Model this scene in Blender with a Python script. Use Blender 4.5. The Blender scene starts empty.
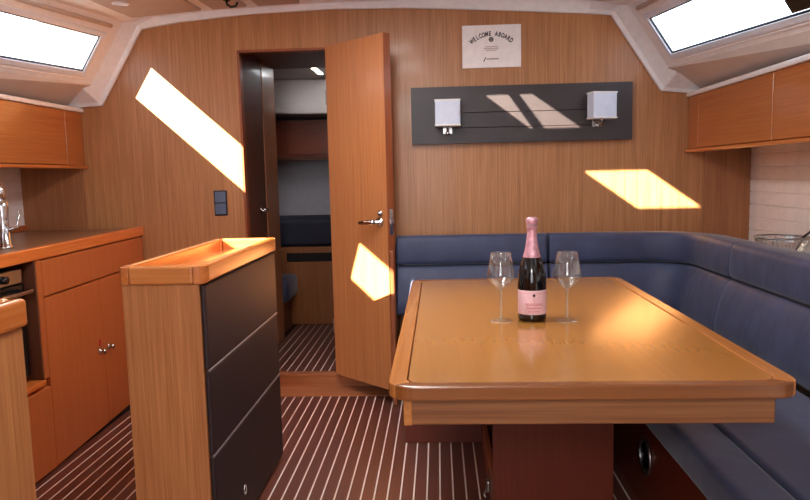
import bpy, bmesh, math, random
from mathutils import Vector, Matrix
random.seed(7)
scene = bpy.context.scene
C = scene.collection

# ------------------------------------------------------------------ camera
YAW, PITCH, ROLL, FPX, CAM_H = 0.0504182, -0.1099325, -0.0229619, 685.03, 1.18
def camera_axes():
    f = Vector((-math.sin(YAW)*math.cos(PITCH), math.cos(YAW)*math.cos(PITCH), math.sin(PITCH)))
    r = Vector((math.cos(YAW), math.sin(YAW), 0)); u = r.cross(f)
    return (math.cos(ROLL)*r + math.sin(ROLL)*u, -math.sin(ROLL)*r + math.cos(ROLL)*u, f)
cam = bpy.data.cameras.new('camera'); camo = bpy.data.objects.new('camera', cam); C.objects.link(camo)
r_, u_, f_ = camera_axes()
camo.matrix_world = Matrix(((r_.x, u_.x, -f_.x, 0), (r_.y, u_.y, -f_.y, 0), (r_.z, u_.z, -f_.z, CAM_H), (0, 0, 0, 1)))
cam.sensor_fit = 'HORIZONTAL'; cam.sensor_width = 36.0; cam.lens = FPX/810*36.0
cam.clip_start = 0.02; cam.clip_end = 200
scene.camera = camo

# ------------------------------------------------------------------ world, sun, fill lamps, exposure
w = bpy.data.worlds.new('sky'); scene.world = w; w.use_nodes = True
bg = w.node_tree.nodes['Background']; bg.inputs['Color'].default_value = (0.80, 0.90, 1.0, 1); bg.inputs['Strength'].default_value = 5.0
SUN = Vector((0.80, 1.0, -0.57)).normalized()
sun = bpy.data.lights.new('sun', 'SUN'); sun.energy = 65.0; sun.color = (1.0, 0.90, 0.70); sun.angle = 0.009
suno = bpy.data.objects.new('sun', sun); C.objects.link(suno); suno.rotation_euler = SUN.to_track_quat('-Z', 'Y').to_euler(); suno.location = (-4, -4, 5)
def area(name, loc, direction, sx, sy, power, col=(1.0, 0.97, 0.94)):
    l = bpy.data.lights.new(name, 'AREA'); l.shape = 'RECTANGLE'; l.size = sx; l.size_y = sy; l.energy = power; l.color = col
    o = bpy.data.objects.new(name, l); C.objects.link(o); o.location = loc
    o.rotation_euler = Vector(direction).to_track_quat('-Z', 'Y').to_euler(); return o
# added area lamps standing in for sky light at the unseen companionway and hatches
area('companionway_fill', (-0.30, -1.52, 1.35), (0, 1, -0.05), 0.9, 1.0, 9)
area('aft_hatch_fill', (-0.29, 2.02, 2.015), (0, 0, -1), 0.38, 0.42, 16)
area('fore_hatch_fill', (-0.31, 2.70, 2.03), (0, 0, -1), 0.32, 0.38, 8)
area('sliding_hatch_fill', (-0.30, -1.20, 2.0), (0, 0.6, -1), 0.55, 0.5, 34)
vs = scene.view_settings
vs.view_transform = 'Standard'; vs.look = 'None'; vs.exposure = 0.0; vs.gamma = 1.0; vs.use_curve_mapping = False
scene.cycles.max_bounces = 10; scene.cycles.diffuse_bounces = 6; scene.cycles.glossy_bounces = 4
scene.cycles.transmission_bounces = 8; scene.cycles.transparent_max_bounces = 12
scene.cycles.caustics_reflective = False; scene.cycles.caustics_refractive = False
scene.cycles.sample_clamp_indirect = 6.0
try: scene.cycles.use_denoising = True
except Exception: pass

# ------------------------------------------------------------------ materials
def lin(c):
    def f(v):
        v /= 255.0
        return v/12.92 if v <= 0.04045 else ((v+0.055)/1.055)**2.4
    return (f(c[0]), f(c[1]), f(c[2]), 1.0)
def new_mat(name):
    m = bpy.data.materials.new(name); m.use_nodes = True
    return m, m.node_tree.nodes, m.node_tree.links, m.node_tree.nodes['Principled BSDF']
def wood(name, c1, c2, axis='Z', rough=0.35, coat=0.25, fine=130.0, contrast=1.0, spec=0.4, bump=0.05, crough=0.12):
    m, N, L, b = new_mat(name)
    tc = N.new('ShaderNodeTexCoord')
    def grain(across, along):
        mp = N.new('ShaderNodeMapping')
        s = {'X': (along, across, across), 'Y': (across, along, across), 'Z': (across, across, along)}[axis]
        mp.inputs['Scale'].default_value = s; L.new(tc.outputs['Object'], mp.inputs['Vector'])
        n = N.new('ShaderNodeTexNoise'); n.inputs['Scale'].default_value = 1.0; n.inputs['Detail'].default_value = 3.0
        n.inputs['Roughness'].default_value = 0.6
        L.new(mp.outputs['Vector'], n.inputs['Vector']); return n.outputs['Fac']
    a = grain(fine, fine*0.02); c = grain(fine*0.17, fine*0.006)
    mx = N.new('ShaderNodeMix'); mx.inputs['Factor'].default_value = 0.32
    L.new(a, mx.inputs['A']); L.new(c, mx.inputs['B'])
    rp = N.new('ShaderNodeValToRGB'); L.new(mx.outputs['Result'], rp.inputs['Fac'])
    h = 0.16/contrast
    rp.color_ramp.elements[0].position = 0.5-h; rp.color_ramp.elements[1].position = 0.5+h
    rp.color_ramp.elements[0].color = lin(c1); rp.color_ramp.elements[1].color = lin(c2)
    L.new(rp.outputs['Color'], b.inputs['Base Color'])
    b.inputs['Roughness'].default_value = rough; b.inputs['Coat Weight'].default_value = coat
    b.inputs['Coat Roughness'].default_value = crough; b.inputs['Specular IOR Level'].default_value = spec
    if bump:
        bp = N.new('ShaderNodeBump'); bp.inputs['Strength'].default_value = bump; bp.inputs['Distance'].default_value = 0.002
        L.new(mx.outputs['Result'], bp.inputs['Height']); L.new(bp.outputs['Normal'], b.inputs['Normal'])
    return m
def plain(name, c, rough=0.5, metal=0.0, spec=0.5, var=0.0, vscale=30.0, bump=0.0, bscale=400.0, coat=0.0, sheen=0.0, vstretch=None):
    m, N, L, b = new_mat(name)
    b.inputs['Base Color'].default_value = lin(c); b.inputs['Roughness'].default_value = rough
    b.inputs['Metallic'].default_value = metal; b.inputs['Specular IOR Level'].default_value = spec
    b.inputs['Coat Weight'].default_value = coat
    if sheen:
        b.inputs['Sheen Weight'].default_value = sheen; b.inputs['Sheen Roughness'].default_value = 0.4
    tc = N.new('ShaderNodeTexCoord')
    n = N.new('ShaderNodeTexNoise'); n.inputs['Scale'].default_value = vscale; n.inputs['Detail'].default_value = 3
    L.new(tc.outputs['Object'], n.inputs['Vector'])
    rp = N.new('ShaderNodeValToRGB'); L.new(n.outputs['Fac'], rp.inputs['Fac'])
    k = max(var, 0.02)
    lo = lin([max(0, v*(1-k)) for v in c]); hi = lin([min(255, v*(1+k)) for v in c])
    rp.color_ramp.elements[0].position = 0.3; rp.color_ramp.elements[1].position = 0.7
    rp.color_ramp.elements[0].color = lo; rp.color_ramp.elements[1].color = hi
    L.new(rp.outputs['Color'], b.inputs['Base Color'])
    if bump:
        n2 = N.new('ShaderNodeTexNoise'); n2.inputs['Scale'].default_value = bscale; n2.inputs['Detail'].default_value = 2
        if vstretch:
            mp = N.new('ShaderNodeMapping'); mp.inputs['Scale'].default_value = vstretch
            L.new(tc.outputs['Object'], mp.inputs['Vector']); L.new(mp.outputs['Vector'], n2.inputs['Vector'])
        else: L.new(tc.outputs['Object'], n2.inputs['Vector'])
        bp = N.new('ShaderNodeBump'); bp.inputs['Strength'].default_value = bump; bp.inputs['Distance'].default_value = 0.01
        L.new(n2.outputs['Fac'], bp.inputs['Height']); L.new(bp.outputs['Normal'], b.inputs['Normal'])
    return m
def pane_glass(name, tint, refl=0.06):
    m, N, L, b = new_mat(name); N.remove(b); out = N['Material Output']
    t = N.new('ShaderNodeBsdfTransparent'); t.inputs['Color'].default_value = tint
    g = N.new('ShaderNodeBsdfGlossy'); g.inputs['Roughness'].default_value = 0.02
    mx = N.new('ShaderNodeMixShader'); mx.inputs['Fac'].default_value = refl
    L.new(t.outputs[0], mx.inputs[1]); L.new(g.outputs[0], mx.inputs[2]); L.new(mx.outputs[0], out.inputs['Surface'])
    return m
def clear_glass(name, white_gleam=0.07):
    m, N, L, b = new_mat(name); N.remove(b); out = N['Material Output']
    t = N.new('ShaderNodeBsdfTransparent'); t.inputs['Color'].default_value = (0.93, 0.95, 0.96, 1)
    g = N.new('ShaderNodeBsdfGlossy'); g.inputs['Roughness'].default_value = 0.03
    lw = N.new('ShaderNodeLayerWeight'); lw.inputs['Blend'].default_value = 0.35
    mp = N.new('ShaderNodeMapRange'); mp.inputs['To Min'].default_value = 0.05; mp.inputs['To Max'].default_value = 0.40
    L.new(lw.outputs['Facing'], mp.inputs['Value'])
    mx = N.new('ShaderNodeMixShader'); L.new(mp.outputs['Result'], mx.inputs['Fac'])
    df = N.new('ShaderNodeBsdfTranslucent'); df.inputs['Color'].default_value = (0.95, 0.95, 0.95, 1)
    m2 = N.new('ShaderNodeMixShader'); m2.inputs['Fac'].default_value = white_gleam  # white mixed in to imitate light refracted by the glass
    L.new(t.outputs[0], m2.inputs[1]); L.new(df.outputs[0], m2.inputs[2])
    L.new(m2.outputs[0], mx.inputs[1]); L.new(g.outputs[0], mx.inputs[2]); L.new(mx.outputs[0], out.inputs['Surface'])
    return m
def emit(name, c, s):
    m, N, L, b = new_mat(name); b.inputs['Emission Color'].default_value = lin(c); b.inputs['Emission Strength'].default_value = s
    b.inputs['Base Color'].default_value = lin(c); return m

M = {}
M['bulkhead'] = wood('bulkhead_veneer', (152, 98, 58), (192, 134, 88), 'Z', 0.42, 0.12, 190, 0.9)
M['bulkhead_dark'] = wood('bulkhead_side_veneer', (136, 84, 50), (170, 114, 72), 'Z', 0.45, 0.1, 190, 0.9)
M['door'] = wood('door_veneer', (180, 112, 66), (206, 138, 86), 'Z', 0.38, 0.15, 170, 0.8)
M['frame_wood'] = wood('solid_frame_wood', (126, 62, 32), (156, 84, 46), 'Z', 0.4, 0.2, 120)
M['cabinet'] = wood('cabinet_veneer', (178, 90, 44), (198, 110, 58), 'Z', 0.35, 0.2, 150, 0.7)
M['locker'] = wood('locker_veneer', (160, 86, 36), (188, 114, 52), 'Y', 0.35, 0.25, 120, 0.8)
M['locker_edge'] = wood('locker_edge_wood', (180, 96, 42), (210, 130, 64), 'Y', 0.3, 0.3, 120, 0.8)
M['worktop_edge'] = wood('worktop_edge_wood', (206, 100, 40), (236, 138, 66), 'Y', 0.28, 0.4, 90, 0.9)
M['worktop'] = wood('worktop_laminate', (120, 84, 58), (146, 106, 76), 'Y', 0.35, 0.2, 90)
M['island_side'] = wood('island_veneer', (156, 94, 52), (190, 128, 78), 'Z', 0.42, 0.12, 190, 0.9)
M['island_rail'] = wood('island_rail_wood', (172, 90, 38), (200, 120, 58), 'Y', 0.24, 0.4, 80, 0.8)
M['island_rail_x'] = wood('island_rail_wood_across', (178, 104, 52), (206, 134, 74), 'X', 0.24, 0.4, 80, 0.8)
M['table'] = wood('table_veneer', (170, 112, 50), (184, 126, 59), 'Y', 0.22, 0.75, 90, 0.5, bump=0, crough=0.14)
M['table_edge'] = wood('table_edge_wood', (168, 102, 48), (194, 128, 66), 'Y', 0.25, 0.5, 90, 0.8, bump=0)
M['table_edge_x_shaded'] = wood('table_edge_wood_across_shaded', (116, 65, 29), (142, 86, 42), 'X', 0.3, 0.3, 90, 0.8, bump=0)  # shade of the front edge put into the colour, darker than the side rails
M['apron'] = wood('apron_wood', (118, 70, 38), (160, 106, 64), 'X', 0.4, 0.1, 90)
M['pedestal'] = wood('pedestal_veneer', (92, 34, 18), (110, 44, 24), 'Z', 0.45, 0.1, 120, 0.6)
M['plank'] = wood('sole_teak', (82, 44, 36), (112, 64, 52), 'Y', 0.42, 0.1, 90, 0.9)
M['holly'] = wood('sole_holly', (222, 202, 190), (240, 224, 212), 'Y', 0.45, 0.05, 60, 0.6, bump=0)
M['margin'] = wood('sole_margin_wood', (156, 92, 56), (184, 116, 74), 'X', 0.4, 0.15, 90)
M['subfloor'] = plain('subfloor_black', (28, 18, 16), 0.7)
M['panel_vinyl'] = plain('ceiling_panel_vinyl', (178, 162, 156), 0.6, var=0.02, vscale=6, bump=0.05)
M['liner'] = plain('white_liner', (236, 230, 228), 0.45, var=0.015)
M['vinyl'] = plain('headliner_vinyl', (206, 194, 188), 0.55, var=0.02, vscale=6, bump=0.05)
M['gelcoat'] = plain('white_moulding', (238, 236, 238), 0.3, var=0.01, coat=0.2)
M['alu'] = plain('window_frame_paint', (222, 230, 244), 0.3, spec=0.5)
M['gasket'] = plain('window_gasket', (24, 34, 52), 0.4)
M['pane'] = pane_glass('window_pane', (0.96, 0.98, 1.0, 1), 0.05)
M['hatchpane'] = pane_glass('hatch_pane', (0.94, 0.97, 0.98, 1), 0.04)
M['navy'] = plain('navy_leather', (60, 66, 94), 0.55, spec=0.4, var=0.10, vscale=9, bump=0.5, bscale=4.0, sheen=0.2, vstretch=(2.4, 2.4, 1.0))
M['navy_seat'] = plain('navy_leather_seat', (58, 63, 90), 0.55, spec=0.4, var=0.08, vscale=6, bump=0.4, bscale=7.0, sheen=0.2)
M['piping'] = plain('dark_piping', (24, 26, 40), 0.6)
M['pad'] = plain('dark_brown_leather', (52, 42, 44), 0.42, spec=0.45, var=0.05, vscale=14, bump=0.1, bscale=220)
M['pad_island'] = plain('dark_grey_leather', (48, 34, 35), 0.55, spec=0.3, var=0.04, vscale=10, bump=0.08, bscale=260)
M['navy_dark'] = plain('mattress_navy', (36, 40, 58), 0.7, var=0.06)
M['seam'] = plain('grey_seam_piping', (128, 118, 118), 0.45)
M['chrome'] = plain('chrome', (205, 205, 208), 0.14, metal=1.0)
M['steel'] = plain('brushed_steel', (170, 168, 168), 0.3, metal=1.0)
M['black'] = plain('black_enamel', (18, 17, 18), 0.25)
M['dark'] = plain('dark_recess', (30, 22, 20), 0.8)
M['shade'] = plain('lamp_shade_fabric', (214, 222, 240), 0.7, var=0.01)
M['shade_rim'] = plain('lamp_shade_rim', (232, 230, 228), 0.5)
M['paper'] = plain('sign_paper', (244, 236, 234), 0.5, var=0.01)
M['ink'] = plain('sign_ink', (56, 42, 42), 0.7)
M['ink_faint'] = plain('sign_faint_ink', (196, 172, 166), 0.7)
M['switch'] = plain('switch_slate', (86, 98, 122), 0.35)
M['switch_dark'] = plain('switch_frame', (30, 34, 42), 0.4)
M['red'] = plain('red_tab', (190, 40, 36), 0.4)
M['bottle'] = plain('dark_bottle_glass', (14, 8, 8), 0.08, spec=0.5, coat=0.2)
M['foil'] = plain('pink_foil', (214, 160, 174), 0.3, metal=0.4, var=0.08, vscale=60, bump=0.35, bscale=120)
M['label'] = plain('pink_label', (232, 194, 202), 0.5, var=0.02)
M['label_ink'] = plain('label_ink', (196, 96, 112), 0.5)
M['emblem'] = plain('label_emblem', (60, 40, 46), 0.5)
M['glass'] = clear_glass('stemware_glass')
M['glass_foot_gleam'] = clear_glass('stemware_foot_glass_gleam', 0.30)  # extra white paints the bright refracted light into stem and foot
M['cabin_grey'] = plain('forward_hull_liner', (176, 172, 178), 0.6, var=0.02)
M['redwood'] = wood('forward_locker_veneer', (128, 56, 34), (150, 72, 44), 'X', 0.35, 0.2, 90, 0.8)
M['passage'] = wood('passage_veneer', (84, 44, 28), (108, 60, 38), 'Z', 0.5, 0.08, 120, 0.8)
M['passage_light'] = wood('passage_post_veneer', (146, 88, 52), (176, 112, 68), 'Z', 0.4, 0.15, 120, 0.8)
M['lamp'] = emit('lamp_diffuser', (255, 246, 232), 6.0)

# ------------------------------------------------------------------ mesh helpers
class MB:
    def __init__(s): s.v = []; s.f = []
    def add(s, vs_, fs):
        o = len(s.v); s.v += [tuple(v) for v in vs_]; s.f += [tuple(i+o for i in f) for f in fs]; return s
    def box(s, x0, x1, y0, y1, z0, z1):
        v = [(x, y, z) for x in (x0, x1) for y in (y0, y1) for z in (z0, z1)]
        return s.add(v, [(0,1,3,2), (4,6,7,5), (0,4,5,1), (2,3,7,6), (0,2,6,4), (1,5,7,3)])
    def hexa(s, a, b):                      # two matching quads
        return s.add(list(a)+list(b), [(3,2,1,0), (4,5,6,7), (0,1,5,4), (1,2,6,5), (2,3,7,6), (3,0,4,7)])
    def prism(s, poly, axis, a, b):         # poly in the other two axes, in order
        n = len(poly)
        def P(p, t):
            return {'X': (t, p[0], p[1]), 'Y': (p[0], t, p[1]), 'Z': (p[0], p[1], t)}[axis]
        v = [P(p, a) for p in poly]+[P(p, b) for p in poly]
        return s.add(v, [tuple(range(n-1, -1, -1)), tuple(range(n, 2*n))]+[(i, (i+1) % n, n+(i+1) % n, n+i) for i in range(n)])
    def ring(s, outer, inner, axis, a, b):  # frame between two loops of equal count
        n = len(outer)
        def P(p, t):
            return {'X': (t, p[0], p[1]), 'Y': (p[0], t, p[1]), 'Z': (p[0], p[1], t)}[axis]
        v = [P(p, a) for p in outer]+[P(p, a) for p in inner]+[P(p, b) for p in outer]+[P(p, b) for p in inner]
        f = []
        for i in range(n):
            j = (i+1) % n
            f += [(i, n+i, n+j, j), (2*n+i, 2*n+j, 3*n+j, 3*n+i), (i, j, 2*n+j, 2*n+i), (n+i, 3*n+i, 3*n+j, n+j)]
        return s.add(v, f)
    def lathe(s, prof, c=(0, 0, 0), seg=32, axis='Z', a0=0.0, a1=2*math.pi):
        full = abs(a1-a0-2*math.pi) < 1e-6; m = seg if full else seg+1; v = []
        for r, h in prof:
            for k in range(m):
                a = a0+(a1-a0)*k/seg; x, y = r*math.cos(a), r*math.sin(a)
                p = {'Z': (x, y, h), 'Y': (x, h, y), 'X': (h, x, y)}[axis]
                v.append((p[0]+c[0], p[1]+c[1], p[2]+c[2]))
        f = []
        for i in range(len(prof)-1):
            for k in range(seg):
                k2 = (k+1) % m if full else k+1
                f.append((i*m+k, i*m+k2, (i+1)*m+k2, (i+1)*m+k))
        return s.add(v, f)
    def tube(s, pts, r, seg=10, closed=False):
        pts = [Vector(p) for p in pts]; n = len(pts); v = []; up = Vector((0, 0, 1))
        prev = None
        for i, p in enumerate(pts):
            if closed: t = (pts[(i+1) % n]-pts[i-1])
            else: t = pts[min(i+1, n-1)]-pts[max(i-1, 0)]
            t.normalize()
            a = prev if prev is not None else (up if abs(t.z) < 0.9 else Vector((1, 0, 0)))
            a = (a-t*a.dot(t))
            if a.length < 1e-6: a = Vector((1, 0, 0))-t*t.x
            a.normalize(); prev = a; b = t.cross(a)
            rr = r[i] if isinstance(r, (list, tuple)) else r
            for k in range(seg):
                g = 2*math.pi*k/seg; v.append(p+a*(rr*math.cos(g))+b*(rr*math.sin(g)))
        f = []
        for i in range(n if closed else n-1):
            j = (i+1) % n
            for k in range(seg): f.append((i*seg+k, i*seg+(k+1) % seg, j*seg+(k+1) % seg, j*seg+k))
        if not closed: f += [tuple(range(seg-1, -1, -1)), tuple((n-1)*seg+k for k in range(seg))]
        return s.add(v, f)
    def build(s, name, mat, parent=None, bevel=0.0, seg=2, smooth=False, local=False, loc=None):
        me = bpy.data.meshes.new(name); off = Vector((0, 0, 0))
        if parent is not None and not local:
            p = parent
            while p is not None: off += p.location; p = p.parent
        base = off + (Vector(loc) if loc is not None else Vector((0, 0, 0)))
        if local: base = Vector((0, 0, 0))
        me.from_pydata([tuple(Vector(v)-base) for v in s.v], [], s.f)
        bm = bmesh.new(); bm.from_mesh(me)
        bmesh.ops.remove_doubles(bm, verts=bm.verts, dist=1e-5)
        bmesh.ops.recalc_face_normals(bm, faces=bm.faces)
        if bevel > 0:
            es = [e for e in bm.edges if len(e.link_faces) == 2 and e.calc_face_angle(0) > 0.45]
            bmesh.ops.bevel(bm, geom=es, offset=bevel, segments=seg, profile=0.5, affect='EDGES', clamp_overlap=True)
        bm.to_mesh(me); bm.free()
        if smooth:
            for p in me.polygons: p.use_smooth = True
        me.materials.append(M[mat] if isinstance(mat, str) else mat)
        o = bpy.data.objects.new(name, me); C.objects.link(o)
        if parent is not None: o.parent = parent
        if loc is not None: o.location = loc
        if smooth and bevel > 0: pass
        return o
def tag(o, label=None, cat=None, group=None, kind=None):
    if label: o['label'] = label
    if cat: o['category'] = cat
    if group: o['group'] = group
    if kind: o['kind'] = kind
    return o
def thing(name, label, cat, loc=(0, 0, 0), rz=0.0, group=None, kind=None):
    o = bpy.data.objects.new(name, None); C.objects.link(o); o.location = loc; o.rotation_euler = (0, 0, rz)
    o.empty_display_size = 0.05
    return tag(o, label, cat, group, kind)
def bx(name, mat, parent, x0, x1, y0, y1, z0, z1, bevel=0.003, seg=2, **kw):
    return MB().box(x0, x1, y0, y1, z0, z1).build(name, mat, parent, bevel, seg, **kw)
def rrect(x0, x1, y0, y1, r, n=6):
    p = []
    for cx, cy, a in ((x1-r, y1-r, 0), (x0+r, y1-r, 90), (x0+r, y0+r, 180), (x1-r, y0+r, 270)):
        for k in range(n+1):
            t = math.radians(a+90*k/n); p.append((cx+r*math.cos(t), cy+r*math.sin(t)))
    return p
def loft(mb, rings, closed=True, caps=True):
    n = len(rings[0]); v = [p for r in rings for p in r]; f = []
    for i in range(len(rings)-1):
        for k in range(n if closed else n-1):
            f.append((i*n+k, i*n+(k+1) % n, (i+1)*n+(k+1) % n, (i+1)*n+k))
    if caps: f += [tuple(range(n-1, -1, -1)), tuple((len(rings)-1)*n+k for k in range(n))]
    return mb.add(v, f)

# ================================================================== THE SETTING
D = 3.75                                   # face of the main bulkhead
XL, XR = -2.33, 1.66                       # hull liners
AFT = -1.6
# ---- floor
fl = MB().box(XL, XR, AFT, D, -0.03, -0.006).build('floor', 'subfloor')
tag(fl, 'dark teak cabin sole with pale holly stripes', 'floor', kind='structure')
px0, pitch, gap = -1.6172, 0.0487, 0.0062
pl0 = MB().box(0, pitch-gap, AFT+0.01, 3.56, -0.006, 0.0); st0 = MB().box(0, gap-0.0006, AFT+0.01, 3.56, -0.006, -0.0006)
pm = sm = None
for i in range(49):
    x = px0+i*pitch
    if pm is None:
        pm = pl0.build('plank', 'plank', fl, 0.0008, 1); sm = st0.build('inlay_strip', 'holly', fl)
        a, b = pm, sm
    else:
        a = pm.copy(); C.objects.link(a); b = sm.copy(); C.objects.link(b)
    a.location = (x, 0, 0); b.location = (x+pitch-gap+0.0003, 0, 0)
bx('margin_board', 'margin', fl, -1.60, 0.74, 3.562, D, -0.006, 0.001, 0.001)
# forward sole
FZ = 0.07
ff = MB().box(-2.2, 0.2, D+0.031, 6.0, FZ-0.03, FZ-0.006).build('floor', 'subfloor')
tag(ff, 'striped sole of the forward cabin seen through the open doorway', 'floor', kind='structure')
fp = MB().box(0, pitch-gap, D+0.042, 5.038, FZ-0.006, FZ).build('plank', 'plank', ff); fs_ = MB().box(0, gap, D+0.042, 5.038, FZ-0.006, FZ-0.0006).build('inlay_strip', 'holly', ff)
for i in range(20):
    x = -1.08+i*pitch
    a, b = (fp, fs_) if i == 0 else (fp.copy(), fs_.copy())
    if i: C.objects.link(a); C.objects.link(b)
    a.location = (x, 0, 0); b.location = (x+pitch-gap, 0, 0)

# ---- roof section measured at the bulkhead: (x, z)
ARC = [(-1.586, 1.990), (-1.377, 2.020), (-0.993, 2.049), (-0.56, 2.060), (-0.186, 2.054), (0.062, 2.041), (0.436, 2.018), (0.80, 1.992), (0.914, 1.982)]
BL, BR = (-1.832, 1.589), (1.179, 1.584)
EL, ER = (-2.044, 1.583), (1.381, 1.566)
# ---- front bulkhead with the doorway
DX0, DX1, DZ0, DZ1 = -1.074, -0.583, 0.07, 1.865
poly = [(-2.42, -0.03), (DX0, -0.03), (DX0, DZ1), (DX1, DZ1), (DX1, -0.03), (1.74, -0.03), (1.74, 1.70), (1.24, 1.70), (0.95, 2.12), (-0.33, 2.16), (-1.62, 2.12), (-1.92, 1.70), (-2.42, 1.70)]
bh = MB()
for pp in ([(-2.42, -0.03), (DX0, -0.03), (DX0, 2.10), (-1.60, 2.08), (-1.92, 1.66), (-2.42, 1.66)],
           [(DX0, DZ1), (DX1, DZ1), (DX1, 2.12), (DX0, 2.10)],
           [(DX1, -0.03), (1.74, -0.03), (1.74, 1.66), (1.26, 1.66), (0.96, 2.07), (0.0, 2.10), (DX1, 2.12)]):
    bh.prism(pp, 'Y', D, D+0.03)
bh = bh.build('wall_front', 'bulkhead')
tag(bh, 'warm teak veneer bulkhead with the cabin doorway', 'wall', kind='structure')
t = 0.022
fr = MB()
fr.box(DX0-0.001, DX0+0.012, D-0.006, D+0.05, DZ0, DZ1); fr.box(DX1-0.012, DX1+0.001, D-0.002, D+0.05, DZ0, DZ1); fr.box(DX0, DX1, D-0.006, D+0.05, DZ1-0.012, DZ1+0.002)
fr.build('door_frame', 'frame_wood', bh, 0.002)
bx('door_sill', 'margin', bh, DX0, DX1, D-0.012, D+0.04, 0.055, DZ0+0.004, 0.003)
bx('sill_riser', 'margin', bh, DX0-0.02, -0.25, D-0.008, D, 0.0, 0.055, 0.001)
bx('side_panel', 'bulkhead_dark', bh, XL, -1.974, D-0.012, D-0.0005, 0.90, 1.27, 0.002)
bx('side_panel', 'bulkhead_dark', bh, 1.415, XR+0.02, D-0.012, D-0.0005, 0.70, 1.27, 0.002)
# ---- cornice moulding that follows the roof line on the bulkhead
inner = [EL, BL]+ARC+[BR, ER]
def offset_poly(pts, d):
    out = []
    for i, p in enumerate(pts):
        a = Vector(pts[max(i-1, 0)]); b = Vector(pts[min(i+1, len(pts)-1)]); c = Vector(p)
        t1 = (c-a).normalized() if i > 0 else (b-c).normalized(); t2 = (b-c).normalized() if i < len(pts)-1 else t1
        n1 = Vector((-t1.y, t1.x)); n2 = Vector((-t2.y, t2.x)); n = (n1+n2); n.normalize()
        out.append(c+n*(d/max(0.4, n.dot(n1))))
    return out
o1 = offset_poly(inner, 0.020); o2 = offset_poly(inner, 0.085)
mb = MB(); rings = []
for i in range(len(inner)):
    p, q, s_ = inner[i], o1[i], o2[i]
    dp = 0.115 if i in (0, 1, 2, 10, 11, 12) else 0.055
    rings.append([(p[0], D-0.001, p[1]), (p[0], D-0.022, p[1]), (q[0], D-0.030, q[1]), (s_[0], D-dp, s_[1]), (s_[0], D-0.001, s_[1])])
loft(mb, rings)
tag(mb.build('trim_1', 'gelcoat', None, 0.004, 2), 'pale moulded cornice following the roof line above the bulkhead', 'trim', kind='structure')
# ---- sloped coachroof sides, ceiling, side decks
KX, KZ = 0.13, 0.035
def slope_pt(side, y, v, off=0.0):
    if side < 0: A, B = Vector((-1.637, 2.021)), Vector((-1.883, 1.620))
    else: A, B = Vector((0.964, 2.018)), Vector((1.229, 1.617))
    d = (B-A).normalized(); n = Vector((side*abs(d.y), abs(d.x)))
    p = A+(B-A)*v+n*off
    yy = max(y, 2.3)-D
    return (p.x-side*KX*yy, y, p.y+KZ*yy)
V0, V1, VA, VB = 0.235, 0.655, -0.02, 0.80
YF = 3.535
def slope_panel(side, y0, y1, v0, v1, th=0.03):
    a = [slope_pt(side, y0, v0), slope_pt(side, y1, v0), slope_pt(side, y1, v1), slope_pt(side, y0, v1)]
    b = [slope_pt(side, y0, v0, th), slope_pt(side, y1, v0, th), slope_pt(side, y1, v1, th), slope_pt(side, y0, v1, th)]
    return a, b
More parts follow.
